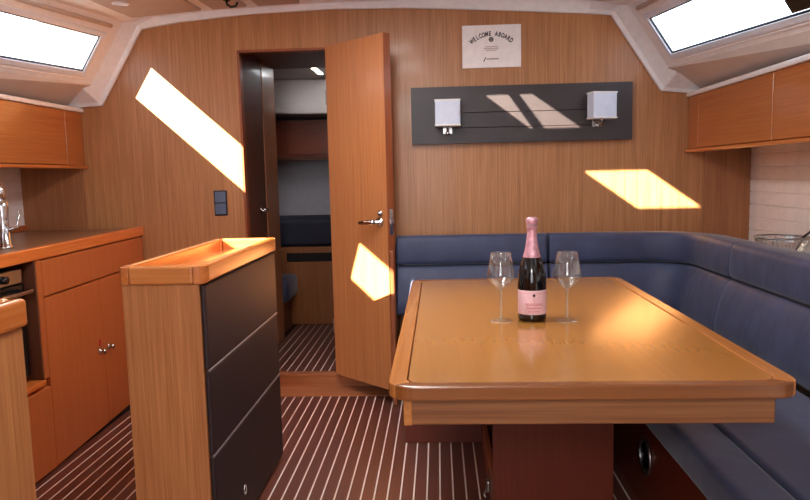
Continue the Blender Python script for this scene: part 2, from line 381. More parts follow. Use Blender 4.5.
for side, nm, word, wins in ((-1, 'wall_upper_left', 'galley', ((2.50, YF), (0.90, 1.72))), (1, 'wall_upper_right', 'settee', ((2.30, YF), (0.75, 1.45)))):
    m = MB(); TH = 0.010
    ylist = [D, YF]
    for y0, y1, v0, v1 in [(YF, D, VA, VB), (wins[1][1], 2.3, VA, VB), (2.3, wins[0][0], VA, VB), (AFT, wins[1][0], VA, VB)]+[q for a_, b_ in wins for q in ((a_, b_, VA, V0), (a_, b_, V1, VB))]:
        if y1-y0 > 1e-4: m.hexa(*slope_panel(side, y0, y1, v0, v1, TH))
    wl = m.build(nm, 'gelcoat')
    tag(wl, 'pale sloping coachroof side above the %s holding two windows' % word, 'wall', kind='structure')
    for wi, (YA_, YF_) in enumerate(wins):
        win = thing('window_%d' % ((1 if side < 0 else 2)+10*wi), ('long narrow cabin window with glaring sky above the %s' if wi == 0 else 'aft cabin window further astern above the %s') % word, 'window', slope_pt(side, YF_, V1), kind='structure')
        def loop(d, o):
            e = 0.47
            return [slope_pt(side, YA_-d, V0-d/e, o), slope_pt(side, YF_+d, V0-d/e, o), slope_pt(side, YF_+d, V1+d/e, o), slope_pt(side, YA_-d, V1+d/e, o)]
        def fr_ring(d0, d1, o0, o1_):           # frame between margins d0 (outer) and d1 (inner), off the slope
            L_ = [loop(d0, o0), loop(d0, o1_), loop(d1, o1_), loop(d1, o0)]
            v = [p for l in L_ for p in l]; f = []
            for a in range(4):
                b = (a+1) % 4
                for k in range(4): f.append((a*4+k, a*4+(k+1) % 4, b*4+(k+1) % 4, b*4+k))
            return MB().add(v, f)
        fr_ring(0.030, 0.003, -0.008, 0.0).build('frame', 'alu', win, 0.002)
        fr_ring(0.006, -0.005, 0.000, 0.006).build('gasket', 'gasket', win)
        m = MB(); m.hexa(loop(0.002, 0.0062), loop(0.002, 0.0095)); m.build('pane', 'pane', win)
        m = MB().tube([slope_pt(side, YA_-0.05, V0-0.15, -0.004), slope_pt(side, YF_+0.04, V0-0.15, -0.004)], 0.011, 12); m.build('blind_roll', 'vinyl', win, smooth=True)
        m = MB(); m.hexa(*slope_panel(side, YA_-0.06, YF_+0.05, V1+0.09, V1+0.10, -0.004)); m.build('lower_rail', 'shade_rim', win)
        if side > 0 and wi == 0:
            m = MB(); m.hexa(*slope_panel(side, 2.40, 2.56, 0.50, 0.62, -0.03)); m.build('window_latch', 'black', win, 0.004)
    # sloping deckhead strip down to the lockers
    xf = -1.955 if side < 0 else 1.325; m = MB()
    for ya, yb in ((AFT, 2.3), (2.3, D)):
        p0, p1 = slope_pt(side, ya, VB), slope_pt(side, yb, VB)
        xo = xf+side*(0.078 if side < 0 else 0.05); zo = 1.590
        m.hexa([p0, p1, (xo, yb, zo), (xo, ya, zo)], [(p0[0], p0[1], p0[2]+0.02), (p1[0], p1[1], p1[2]+0.02), (xo, yb, zo+0.02), (xo, ya, zo+0.02)])
        xe = XL-0.06 if side < 0 else XR+0.06
        m.hexa([(xo, ya, zo), (xo, yb, zo), (xe, yb, zo), (xe, ya, zo)], [(xo, ya, zo+0.02), (xo, yb, zo+0.02), (xe, yb, zo+0.02), (xe, ya, zo+0.02)])
    tag(m.build('ceiling_side', 'vinyl'), 'low padded deckhead strip over the %s lockers' % word, 'ceiling', kind='structure')
# main ceiling: loft of the arc, with panels let in between fore-and-aft battens; hatch holes left open
HATCH = [(-0.497, -0.085, 1.79, 2.245), (-0.475, -0.140, 2.50, 2.905), (-0.62, 0.02, -1.5, -0.9)]  # last one is an unseen sliding hatch, added to bring in light from aft
def roof_z(x, y, lift=0.03):
    c, h = -0.336, 2.062
    z = h-0.046*((x-c)/1.25)**2
    return z+lift+KZ*(max(y, 2.3)-D)
xs = [-9, -1.55, -1.15, -0.75, -0.62, -0.497, -0.475, -0.140, -0.085, 0.02, 0.40, 0.80, 9]
ys = [AFT, -1.5, -0.9, 0.5, 1.79, 2.245, 2.3, 2.50, 2.905, 3.35, D]
def roof_pt(x, y, up):                     # the outermost columns meet the top edge of the sloping sides
    if abs(x) > 5:
        e = slope_pt(-1 if x < 0 else 1, y, 0.0); return (e[0], y, e[2]-0.004+up)
    return (x, y, roof_z(x, y)+up)
m = MB()
for i in range(len(xs)-1):
    for j in range(len(ys)-1):
        xm, ym = (max(xs[i], -2)+min(xs[i+1], 2))/2, (ys[j]+ys[j+1])/2
        if any(h[0] < xm < h[1] and h[2] < ym < h[3] for h in HATCH): continue
        q = [(xs[i], ys[j]), (xs[i+1], ys[j]), (xs[i+1], ys[j+1]), (xs[i], ys[j+1])]
        m.hexa([roof_pt(x, y, 0) for x, y in q], [roof_pt(x, y, 0.012 if abs(x) > 5 else 0.05) for x, y in q])
ce = m.build('ceiling', 'gelcoat')
tag(ce, 'pale arched deckhead with panels and battens', 'ceiling', kind='structure')
for x0, x1 in ((-1.60, -1.22), (-1.16, -0.98), (-0.92, -0.70), (0.10, 0.30), (0.36, 0.62), (0.68, 0.93)):
    for y0, y1 in ((2.95, 3.64), (1.3, 2.2)):
        q = [(x0, y0), (x1, y0), (x1, y1), (x0, y1)]
        MB().hexa([(x, y, roof_z(x, y)-0.012) for x, y in q], [(x, y, roof_z(x, y)+0.004) for x, y in q]).build('ceiling_panel', 'panel_vinyl', ce, 0.004)
for i, h in enumerate(HATCH):
    hw = thing('window_%d' % (3+i), ['square deck hatch over the saloon table', 'deck hatch near the bulkhead with an added slanted bar casting a shadow', 'unseen sliding hatch added above the companionway to let light in'][i], 'hatch', (h[0], h[2], roof_z(h[0], h[2])), kind='structure')
    zc = roof_z((h[0]+h[1])/2, (h[2]+h[3])/2)
    m = MB().ring([(h[0]-0.03, h[2]-0.03), (h[1]+0.03, h[2]-0.03), (h[1]+0.03, h[3]+0.03), (h[0]-0.03, h[3]+0.03)], [(h[0], h[2]), (h[1], h[2]), (h[1], h[3]), (h[0], h[3])], 'Z', zc-0.012, zc+0.002)
    m.build('frame', 'alu', hw, 0.002)
    bx('pane', 'hatchpane', hw, h[0], h[1], h[2], h[3], zc+0.055, zc+0.063, 0)
    if i == 1:
        MB().hexa([(-0.295, 2.905, zc+0.03), (-0.245, 2.905, zc+0.03), (-0.398, 2.50, zc+0.03), (-0.455, 2.50, zc+0.03)], [(-0.295, 2.905, zc+0.04), (-0.245, 2.905, zc+0.04), (-0.398, 2.50, zc+0.04), (-0.455, 2.50, zc+0.04)]).build('shadow_bar', 'gasket', hw)  # added bar in place of a boom, casts the slanted shadow in the sun patch
# ---- hull sides lined with planks
for side, nm, x, z0, lab in ((-1, 'wall_left', XL, 0.93, 'white grooved hull lining behind the galley worktop'), (1, 'wall_right', XR, 0.72, 'white grooved hull lining behind the settee')):
    wl = MB().box(min(x, x+side*0.06), max(x, x+side*0.06), AFT, D, -0.03, 1.66).build(nm, 'liner')
    tag(wl, lab, 'wall', kind='structure')
    pk = None; z = z0; k = 0
    while z < 1.26:
        if pk is None:
            pk = MB().box(x-0.006 if side > 0 else x, x if side > 0 else x+0.006, 0.3, D-0.013, 0, 0.062).build('liner_plank', 'liner', wl, 0.002, 1); o = pk
        else: o = pk.copy(); C.objects.link(o)
        o.location = (0, 0, z); z += 0.066
# ---- aft wall with the companionway
m = MB(); m.box(XL, -0.80, AFT-0.03, AFT, -0.03, 2.2); m.box(0.20, XR, AFT-0.03, AFT, -0.03, 2.2); m.box(-0.80, 0.20, AFT-0.03, AFT, -0.03, 0.55); m.box(-0.80, 0.20, AFT-0.03, AFT, 1.9, 2.2)
tag(m.build('wall_aft', 'bulkhead'), 'teak aft bulkhead with the companionway opening', 'wall', kind='structure')

# ================================================================== FORWARD CABIN (through the doorway)
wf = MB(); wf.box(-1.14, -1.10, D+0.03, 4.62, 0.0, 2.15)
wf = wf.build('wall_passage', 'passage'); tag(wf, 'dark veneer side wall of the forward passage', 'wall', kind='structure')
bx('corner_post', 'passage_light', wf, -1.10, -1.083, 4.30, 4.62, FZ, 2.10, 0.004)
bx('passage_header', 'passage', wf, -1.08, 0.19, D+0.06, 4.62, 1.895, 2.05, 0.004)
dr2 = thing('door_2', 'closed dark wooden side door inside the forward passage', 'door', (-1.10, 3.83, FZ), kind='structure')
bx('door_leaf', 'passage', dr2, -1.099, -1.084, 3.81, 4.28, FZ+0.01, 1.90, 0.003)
h2 = MB().lathe([(0.0, 0), (0.022, 0), (0.022, 0.008), (0.009, 0.010), (0.009, 0.032)], (-1.084, 4.14, 0.985), 16, 'X').build('door_handle', 'chrome', dr2, smooth=True)
MB().tube([(-1.056, 4.14, 0.985), (-1.040, 4.13, 0.985), (-1.038, 4.09, 0.984), (-1.040, 4.01, 0.982)], 0.009, 8).build('lever', 'chrome', h2, smooth=True)
m = MB(); m.box(-2.2, 0.6, 6.0, 6.04, 0, 2.2); m.box(0.20, 0.24, D+0.031, 6.0, 0, 2.2); m.box(-2.24, -2.2, 4.62, 6.0, 0, 2.2); m.box(-2.2, -1.14, 4.58, 4.62, 0, 2.2)
wf2 = m.build('wall_forward', 'cabin_grey'); tag(wf2, 'grey lined hull of the forward cabin', 'wall', kind='structure')
m = MB(); m.hexa([(-2.2, 5.6, 0.6), (0.2, 5.6, 0.6), (0.2, 5.9, 1.4), (-2.2, 5.9, 1.4)], [(-2.2, 5.99, 0.6), (0.2, 5.99, 0.6), (0.2, 5.99, 1.4), (-2.2, 5.99, 1.4)]); m.build('hull_liner', 'cabin_grey', wf2)
MB().hexa([(-2.2, 5.42, 1.70), (0.2, 5.42, 1.64), (0.2, 5.42, 1.90), (-2.2, 5.42, 1.97)], [(-2.2, 5.99, 1.70), (0.2, 5.99, 1.64), (0.2, 5.99, 1.95), (-2.2, 5.99, 1.99)]).build('deck_beam', 'vinyl', wf2, 0.01)
fc = MB().hexa([(-2.24, D+0.031, 2.06), (0.24, D+0.031, 2.06), (0.24, 6.04, 1.90), (-2.24, 6.04, 1.90)], [(-2.24, D+0.031, 2.2), (0.24, D+0.031, 2.2), (0.24, 6.04, 2.2), (-2.24, 6.04, 2.2)]).build('ceiling_forward', 'vinyl')
tag(fc, 'pale deckhead of the forward cabin', 'ceiling', kind='structure')
be = thing('berth', 'berth with dark blue mattress on a wooden base in the forward cabin', 'bed', (-0.9, 5.05, FZ))
bx('base', 'passage_light', be, -2.19, 0.19, 5.04, 5.6, FZ, 0.66, 0.004)
bx('vent_grille', 'dark', be, -1.14, -0.78, 5.032, 5.039, 0.55, 0.615, 0.001)
bx('mattress', 'navy_dark', be, -2.18, 0.18, 5.03, 5.72, 0.665, 0.86, 0.03, 4, smooth=True)
lk = thing('wall_locker', 'reddish wooden locker high on the forward cabin wall', 'cupboard', (-0.9, 5.7, 1.3))
bx('body', 'redwood', lk, -2.0, 0.19, 5.66, 5.99, 1.34, 1.64, 0.004)
for x in (-1.5, -1.0, -0.5): bx('door', 'redwood', lk, x-0.23, x+0.23, 5.645, 5.659, 1.36, 1.62, 0.004)
bx('lip', 'passage', lk, -2.0, 0.19, 5.63, 5.66, 1.31, 1.339, 0.003)
so = thing('footstool', 'small dark blue padded seat beside the berth inside the doorway', 'seat', (-1.12, 4.83, FZ))
bx('base', 'passage', so, -1.26, -1.11, 4.66, 5.00, FZ, 0.30, 0.004)
bx('cushion', 'navy_seat', so, -1.26, -1.055, 4.65, 5.01, 0.302, 0.47, 0.04, 4, smooth=True)
ll = thing('strip_light', 'bright strip light at the deckhead of the forward cabin', 'lamp', (-0.93, 5.2, 1.92))
bx('housing', 'alu', ll, -0.90, -0.855, 4.70, 5.3, 1.955, 1.985, 0.003)
bx('diffuser', 'lamp', ll, -0.895, -0.86, 4.71, 5.29, 1.949, 1.9545, 0.001)
pl = bpy.data.lights.new('strip_light_glow', 'AREA'); pl.shape = 'RECTANGLE'; pl.size = 0.04; pl.size_y = 0.5; pl.energy = 1.6; pl.color = (0.9, 0.95, 1)
po = bpy.data.objects.new('strip_light_glow', pl); C.objects.link(po); po.location = (-0.878, 5.0, 1.94)

# ================================================================== MAIN DOOR
dx, dy = 0.335, -0.31
ang = math.atan2(dy, dx); DW = math.hypot(dx, dy)
do = thing('door_1', 'teak cabin door standing open into the saloon', 'door', (-0.592, 3.712, 0.0), ang, kind='structure')
bx('door_leaf', 'door', do, 0.0, DW, 0.002, 0.040, 0.078, 1.866, 0.002, local=True)
bx('edge_lipping', 'frame_wood', do, DW, DW+0.007, 0.0, 0.042, 0.078, 1.866, 0.002, local=True)
hd = MB().lathe([(0.0, 0), (0.024, 0), (0.024, -0.007), (0.010, -0.009), (0.010, -0.040), (0, -0.040)], (DW-0.055, 0.002, 0.945), 20, 'Y').build('door_handle', 'chrome', do, smooth=True, local=True)
m = MB().tube([(DW-0.055, -0.036, 0.945), (DW-0.075, -0.042, 0.945), (DW-0.115, -0.042, 0.943), (DW-0.165, -0.040, 0.938)], [0.013, 0.014, 0.012, 0.010], 10)
m.build('lever', 'chrome', hd, smooth=True, local=True)
MB().lathe([(0, 0), (0.014, 0), (0.014, -0.006), (0.006, -0.007), (0.006, -0.018), (0, -0.018)], (DW-0.050, 0.002, 0.990), 14, 'Y').build('lock_knob', 'steel', do, smooth=True, local=True)
bx('latch_plate', 'chrome', do, DW+0.0065, DW+0.009, 0.010, 0.032, 0.88, 1.01, 0.001, local=True)
bx('latch_bolt', 'chrome', do, DW+0.0088, DW+0.020, 0.014, 0.028, 0.935, 0.957, 0.002, local=True)
for z in (0.35, 1.60):
    MB().lathe([(0, -0.04), (0.006, -0.04), (0.006, 0.04), (0, 0.04)], (-0.006, 0.006, z), 10).build('hinge', 'steel', do, local=True)

# ================================================================== SALOON TABLE
TZ = 0.72
tb = thing('saloon_table', 'large golden wooden saloon table with raised rim, bottle and glasses on it', 'table', (0.325, 2.2, 0))
X0, X1, Y0, Y1 = -0.120, 0.772, 1.450, 2.972
xa, xb_ = X0+0.052, X1-0.052
RO, RI = 0.055, 0.035
outer = rrect(X0, X1, Y0, Y1, RO, 8)
inn = rrect(X0+0.042, X1-0.042, Y0+0.030, Y1-0.030, RI, 8)
def rim_piece(i0, i1, mat):                 # mitred piece of the solid rim between two loop points
    idx = [k % 36 for k in range(i0, i1+1)]
    m = MB().prism([outer[k] for k in idx]+[inn[k] for k in reversed(idx)], 'Z', TZ-0.034, TZ); return m.build('rim_rail', mat, tb, 0.004, 2)
rim_piece(4, 13, 'table_edge_x_shaded'); rim_piece(13, 22, 'table_edge'); rim_piece(22, 31, 'table_edge_x_shaded'); rim_piece(31, 40, 'table_edge')
groove = rrect(X0+0.0425, X1-0.0425, Y0+0.0302, Y1-0.0302, 0.0345, 8)
MB().prism(groove, 'Z', TZ-0.034, TZ-0.012).build('core', 'frame_wood', tb)
def leaf(y0, y1, lo, hi):
    g = 0.0455; r = 0.032; p = []
    xA, xB = X0+g, X1-g
    def arc(cx, cy, a): 
        return [(cx+r*math.cos(math.radians(a+90*k/6)), cy+r*math.sin(math.radians(a+90*k/6))) for k in range(7)]
    p += arc(xB-r, y1-r, 0)+arc(xA+r, y1-r, 90) if hi else [(xB, y1), (xA, y1)]
    p += arc(xA+r, y0+r, 180)+arc(xB-r, y0+r, 270) if lo else [(xA, y0), (xB, y0)]
    return p
for y0, y1, lo, hi in ((Y0+0.0304, 2.0567, True, False), (2.0580, 2.3563, False, False), (2.3576, Y1-0.0304, False, True)):
    MB().prism(leaf(y0, y1, lo, hi), 'Z', TZ-0.0118, TZ-0.0012).build('tabletop_leaf', 'table', tb)
ap = MB().ring([(-0.085, 1.50), (0.735, 1.50), (0.735, 2.90), (-0.085, 2.90)], [(-0.06, 1.525), (0.71, 1.525), (0.71, 2.875), (-0.06, 2.875)], 'Z', 0.614, 0.686).build('apron', 'apron', tb, 0.004, 2)
bx('apron_end_cap', 'table_edge', tb, -0.0875, -0.068, 1.4975, 1.5265, 0.6135, 0.6855, 0.002)
PX0, PX1, PY0, PY1 = 0.168, 0.566, 2.215, 2.87
pd = MB(); pd.box(PX0, PX1, PY0, PY0+0.02, 0.001, 0.64); pd.box(PX1-0.02, PX1, PY0+0.02, PY1, 0.001, 0.64); pd.box(PX0, PX1, PY1-0.02, PY1, 0.001, 0.64)
ped = pd.build('pedestal', 'pedestal', tb, 0.002)
bx('pedestal_top', 'pedestal', tb, PX0, PX1, PY0+0.001, PY1-0.001, 0.64, 0.685, 0.002)
bx('bottle_rack_lip', 'frame_wood', ped, PX0+0.001, PX0+0.02, PY0+0.021, PY1-0.021, 0.001, 0.125, 0.003)
bx('rack_divider', 'dark', ped, PX0+0.16, PX0+0.175, PY0+0.021, PY1-0.021, 0.001, 0.63, 0)
lt = MB().box(PX0-0.010, PX0, 2.395, 2.43, 0.02, 0.06); lt.build('catch', 'steel', tb, 0.003)
MB().tube([(PX0-0.008, 2.41, 0.03), (PX0-0.02, 2.40, 0.012), (PX0-0.016, 2.39, 0.004)], 0.004, 8).build('hook', 'steel', tb, smooth=True)

# ---- bottle
bo = thing('champagne_bottle', 'dark sparkling wine bottle with pink foil neck and pink label', 'bottle', (0.286, 2.125, TZ-0.0015))
prof = [(0.0, 0.006), (0.030, 0.004), (0.038, 0.0), (0.0425, 0.004), (0.0440, 0.012), (0.0442, 0.06), (0.0442, 0.122), (0.0432, 0.138), (0.0400, 0.158), (0.0345, 0.177), (0.0275, 0.195), (0.0220, 0.213), (0.0180, 0.234), (0.0150, 0.258), (0.0133, 0.281), (0.0135, 0.300), (0.0, 0.300)]
MB().lathe(prof, (0, 0, 0), 40).build('glass_body', 'bottle', bo, smooth=True, local=True)
MB().lathe([(0.0268, 0.198), (0.0276, 0.1985), (0.0270, 0.201), (0.0232, 0.213), (0.0192, 0.234), (0.0161, 0.258), (0.0144, 0.278), (0.0142, 0.284), (0.0158, 0.287), (0.0172, 0.291), (0.0158, 0.296), (0.0150, 0.299), (0.0172, 0.304), (0.0180, 0.311), (0.0174, 0.318), (0.0120, 0.3215), (0.0, 0.322)], (0, 0, 0), 32).build('foil_capsule', 'foil', bo, smooth=True, local=True)
MB().tube([(0.0160*math.cos(a), 0.0160*math.sin(a), 0.2965) for a in [2*math.pi*k/20 for k in range(20)]], 0.0012, 6, True).build('wire_cage', 'steel', bo, smooth=True, local=True)
la = MB().lathe([(0.0446, 0.024), (0.0448, 0.0245), (0.0448, 0.0985), (0.0446, 0.099)], (0, 0, 0), 28, 'Z', math.radians(-90-82), math.radians(-90+82)).build('label', 'label', bo, smooth=True, local=True)
def on_label(us, zs, r=0.0451): return [(r*math.cos(math.radians(-90)+u/0.0448), r*math.sin(math.radians(-90)+u/0.0448), z) for u, z in zip(us, zs)]
for zc, amp, n, w_ in ((0.056, 0.0045, 7, 0.026), (0.045, 0.002, 9, 0.022), (0.034, 0.0012, 6, 0.018)):
    us = [-w_+2*w_*k/40 for k in range(41)]
    MB().tube(on_label(us, [zc+amp*math.sin(n*2*math.pi*(u+w_)/(2*w_)) for u in us]), 0.0007, 5).build('script_line', 'label_ink', la, local=True)
MB().tube(on_label([-0.0035, 0.0, 0.0035], [0.083, 0.0845, 0.083]), [0.003, 0.0052, 0.003], 8).build('emblem', 'emblem', la, local=True)
MB().lathe([(0.0447, 0.088), (0.0449, 0.0905)], (0, 0, 0), 20, 'Z', math.radians(-90-82), math.radians(-90+82)).build('label_border', 'label_ink', la, local=True)
# ---- wine glasses
def wine_glass(x, y, label):
    g = thing('wine_glass', label, 'glass', (x, y, TZ-0.0015), 0, 'wine glasses beside the bottle')
    bowl = [(0.0, 0.098), (0.006, 0.099), (0.022, 0.112), (0.038, 0.130), (0.0435, 0.140), (0.0425, 0.150), (0.037, 0.180), (0.0305, 0.214), (0.0298, 0.2145), (0.0293, 0.214), (0.0360, 0.180), (0.0415, 0.150), (0.0425, 0.140), (0.037, 0.1315), (0.021, 0.114), (0.0, 0.1005)]
    MB().lathe(bowl, (0, 0, 0), 36).build('bowl', 'glass', g, smooth=True, local=True)
    MB().lathe([(0.0, 0.099), (0.0060, 0.099), (0.0042, 0.090), (0.0036, 0.06), (0.0036, 0.02), (0.0050, 0.010)], (0, 0, 0), 16).build('stem', 'glass_foot_gleam', g, smooth=True, local=True)
    MB().lathe([(0.0, 0.0005), (0.034, 0.0), (0.0355, 0.0012), (0.034, 0.0026), (0.018, 0.005), (0.005, 0.010), (0, 0.0101)], (0, 0, 0), 36).build('foot', 'glass_foot_gleam', g, smooth=True, local=True)
wine_glass(0.189, 2.115, 'empty stemmed wine glass standing left of the pink-labelled bottle')
wine_glass(0.391, 2.105, 'empty stemmed wine glass standing right of the pink-labelled bottle')

# ================================================================== SETTEE
sb = thing('corner_settee', 'dark wooden base of the corner settee with a round vent', 'settee', (0.7, 2.9, 0))
m = MB(); m.box(-0.165, 0.70, 2.91, 2.93, 0.001, 0.33); m.box(-0.165, -0.145, 2.93, D-0.02, 0.001, 0.33); m.box(0.70, 0.72, 0.15, 2.93, 0.001, 0.33)
m.build('front_panel', 'pedestal', sb, 0.002)
bx('seat_board', 'frame_wood', sb, -0.165, 1.30, 2.90, D-0.02, 0.331, 0.345, 0.002)
bx('seat_board', 'frame_wood', sb, 0.69, 1.30, 0.15, 2.899, 0.331, 0.345, 0.002)
vr = MB().lathe([(0.052, 0.0), (0.066, 0.0), (0.066, -0.006), (0.060, -0.010), (0.052, -0.008), (0.052, 0.0)], (0.70, 2.31, 0.195), 32, 'X').build('vent_ring', 'steel', sb, smooth=True)
MB().lathe([(0.0, -0.001), (0.0515, -0.001), (0.0515, -0.003), (0.0, -0.003)], (0.70, 2.31, 0.195), 24, 'X').build('vent_cap', 'black', sb)
# seat cushions
sc1 = thing('seat_cushion', 'navy seat cushion along the bulkhead behind the table', 'cushion', (0.5, 3.2, 0.345), 0, 'navy seat cushions of the settee')
bx('pad', 'navy_seat', sc1, -0.19, 1.16, 2.915, 3.47, 0.346, 0.45, 0.03, 4, smooth=True)
sc2 = thing('seat_cushion', 'navy seat cushion of the starboard bench at the lower right', 'cushion', (0.9, 1.6, 0.345), 0, 'navy seat cushions of the settee')
bx('front_band', 'navy_seat', sc2, 0.655, 0.786, 0.2, 2.905, 0.346, 0.45, 0.022, 4, smooth=True)
bx('pad', 'navy_seat', sc2, 0.787, 1.165, 0.2, 2.905, 0.346, 0.452, 0.016, 4, smooth=True)
# back cushions: a section swept along a plan path (piping line), upper and lower pads
def back_path(s0, s1, step=0.05):
    R = 0.19; yb, xb = 3.545, 1.24
    L1 = (xb-R)-(-0.225); L2 = R*math.pi/2
    def at(s):
        if s < L1: return Vector((-0.225+s, yb)), Vector((0, -1))
        if s < L1+L2:
            a = (s-L1)/R; c = Vector((xb-R, yb-R)); n = Vector((math.sin(a), math.cos(a)))
            return c+n*R, -n
        return Vector((xb, yb-R-(s-L1-L2))), Vector((-1, 0))
    n = max(2, int(round((s1-s0)/step))); return [at(s0+(s1-s0)*k/n) for k in range(n+1)]
UP = [(0.000, 0.712), (0.006, 0.718), (0.010, 0.735), (0.008, 0.79), (0.003, 0.830), (-0.002, 0.846), (-0.012, 0.856), (-0.026, 0.859), (-0.08, 0.858), (-0.140, 0.852), (-0.156, 0.847), (-0.165, 0.836), (-0.165, 0.712)]
LO = [(0.055, 0.455), (0.068, 0.470), (0.064, 0.53), (0.044, 0.62), (0.016, 0.688), (0.004, 0.700), (-0.02, 0.704), (-0.165, 0.704), (-0.165, 0.455)]
def sweep(sec, path, ends=0.014):
    rings = []; n = len(path)
    for i, (p, nn) in enumerate(path):
        e = 0.0
        ring = []
        cz = sum(q[1] for q in sec)/len(sec); cd = sum(q[0] for q in sec)/len(sec)
        k = 1.0
        if i in (0, n-1): k = 0.985
        for d, z in sec:
            dd, zz = cd+(d-cd)*k, cz+(z-cz)*k
            q = p+nn*dd; ring.append((q.x, q.y, zz))
        rings.append(ring)
    return rings
def dense_ends(path_fn, s0, s1):
    P_ = path_fn(s0, s0+0.012, 0.02)[:1]+path_fn(s0+0.012, s1-0.012)+path_fn(s1-0.012, s1, 0.02)[-1:]
    return P_
L1 = (1.24-0.19)+0.225; L2 = 0.19*math.pi/2
SEG = [(0.0, 0.780, 'navy back cushion on the bulkhead nearest the open door'), (0.793, L1+L2+(3.355-2.955), 'long curved navy back cushion wrapping the settee corner'), (L1+L2+0.4015, L1+L2+2.9, 'navy back cushion along the starboard side in front of the glass bowl')]
for s0, s1, lab in SEG:
    P_ = dense_ends(back_path, s0, s1)
    c0 = P_[len(P_)//2][0]
    bc = thing('back_cushion', lab, 'cushion', (c0.x, c0.y, 0.455), 0, 'navy back cushions of the settee')
    for sec, nm in ((UP, 'upper_pad'), (LO, 'lower_pad')):
        m = MB(); loft(m, sweep(sec, P_)); m.build(nm, 'navy', bc, smooth=True)
    m = MB().tube([(p.x-nn.x*0.002, p.y-nn.y*0.002, 0.708) for p, nn in P_[1:-1]], 0.006, 8); m.build('piping', 'piping', bc, smooth=True)
sh = MB(); sh.box(1.42, XR-0.007, 0.15, 3.73, 0.70, 0.72); sh = sh.build('shelf', 'liner', None, 0.002); tag(sh, 'narrow white shelf behind the starboard back cushion', 'shelf')
# end board of the settee by the door
eb = bx('settee_end_board', 'frame_wood', None, -0.250, -0.229, 3.40, D-0.001, 0.001, 0.80, 0.004); tag(eb, 'dark narrow end board of the settee beside the door', 'panel')
# glass bowl on the shelf
gb = thing('glass_bowl', 'cut glass bowl with a dark-handled server behind the right back cushion', 'bowl', (1.525, 3.12, 0.7205))
pts = [(0.0, 0.0), (0.05, 0.0), (0.06, 0.01), (0.085, 0.06), (0.104, 0.11), (0.110, 0.143), (0.106, 0.144), (0.100, 0.112), (0.080, 0.062), (0.055, 0.014), (0, 0.006)]
MB().lathe(pts, (0, 0, 0), 20).build('bowl', 'glass', gb, local=True)
MB().tube([(0.11*math.cos(a), 0.11*math.sin(a), 0.144) for a in [2*math.pi*k/24 for k in range(24)]], 0.004, 6, True).build('rim', 'steel', gb, smooth=True, local=True)
for k in range(12):
    a = 2*math.pi*k/12
    MB().tube([(0.066*math.cos(a), 0.066*math.sin(a), 0.02), (0.108*math.cos(a+0.3), 0.108*math.sin(a+0.3), 0.138)], 0.003, 5).build('facet_rib', 'glass', gb, local=True)
MB().tube([(0.02, -0.02, 0.02), (0.06, -0.07, 0.15), (0.085, -0.10, 0.185)], 0.005, 8).build('server_handle', 'black', gb, smooth=True, local=True)

# ================================================================== ISLAND
IX0, IX1, IY0, IY1 = -0.920, -0.692, 1.915, 2.775
il = thing('storage_island', 'freestanding wooden cabinet with dark padded side and a railed tray top', 'cabinet', ((IX0+IX1)/2, 2.34, 0))
bx('body', 'island_side', il, IX0, IX1, IY0, IY1, 0.001, 0.880, 0.004)
for z0, z1 in ((0.625, 0.876), (0.364, 0.618), (0.012, 0.357)):
    bx('padded_panel', 'pad_island', il, IX1+0.0005, -0.677, IY0+0.006, IY1-0.002, z0, z1, 0.006, 3)
for z in (0.6215, 0.3605): MB().tube([(-0.680, IY0+0.008, z), (-0.680, IY1-0.004, z)], 0.0032, 8).build('seam_piping', 'seam', il)
rt, rw = 0.934, 0.030
ox0, ox1, oy0, oy1 = -0.926, -0.670, 1.902, 2.790
bx('rail', 'island_rail', il, ox1-rw, ox1, oy0+0.034, oy1-0.034, 0.881, rt, 0.007, 3)
bx('rail', 'island_rail', il, ox0, ox0+rw, oy0+0.034, oy1-0.034, 0.881, rt, 0.007, 3)
bx('rail', 'island_rail_x', il, ox0+0.034, ox1-0.034, oy0, oy0+rw, 0.881, rt, 0.007, 3)
bx('rail', 'island_rail_x', il, ox0+0.034, ox1-0.034, oy1-rw, oy1, 0.881, rt, 0.007, 3)
for x in (ox0, ox1):
    for y in (oy0, oy1):
        sx = 1 if x == ox0 else -1; sy = 1 if y == oy0 else -1
        p = [(x+sx*0.0335, y), (x+sx*0.014, y+sy*0.003), (x+sx*0.003, y+sy*0.014), (x, y+sy*0.0335), (x+sx*rw, y+sy*0.0335), (x+sx*0.0335, y+sy*rw)]
        MB().prism(p, 'Z', 0.881, rt-0.0005).build('corner_block', 'frame_wood' if False else 'island_rail', il, 0.004, 2)
bx('tray_floor', 'island_rail', il, ox0+rw, ox1-rw, oy0+rw, oy1-rw, 0.881, 0.893, 0)
MB().tube([(-0.6745, 2.20+0.012*math.cos(a), 0.125+0.016*math.sin(a)) for a in [2*math.pi*k/16 for k in range(16)]], 0.003, 6, True).build('ring_pull', 'chrome', il, smooth=True)

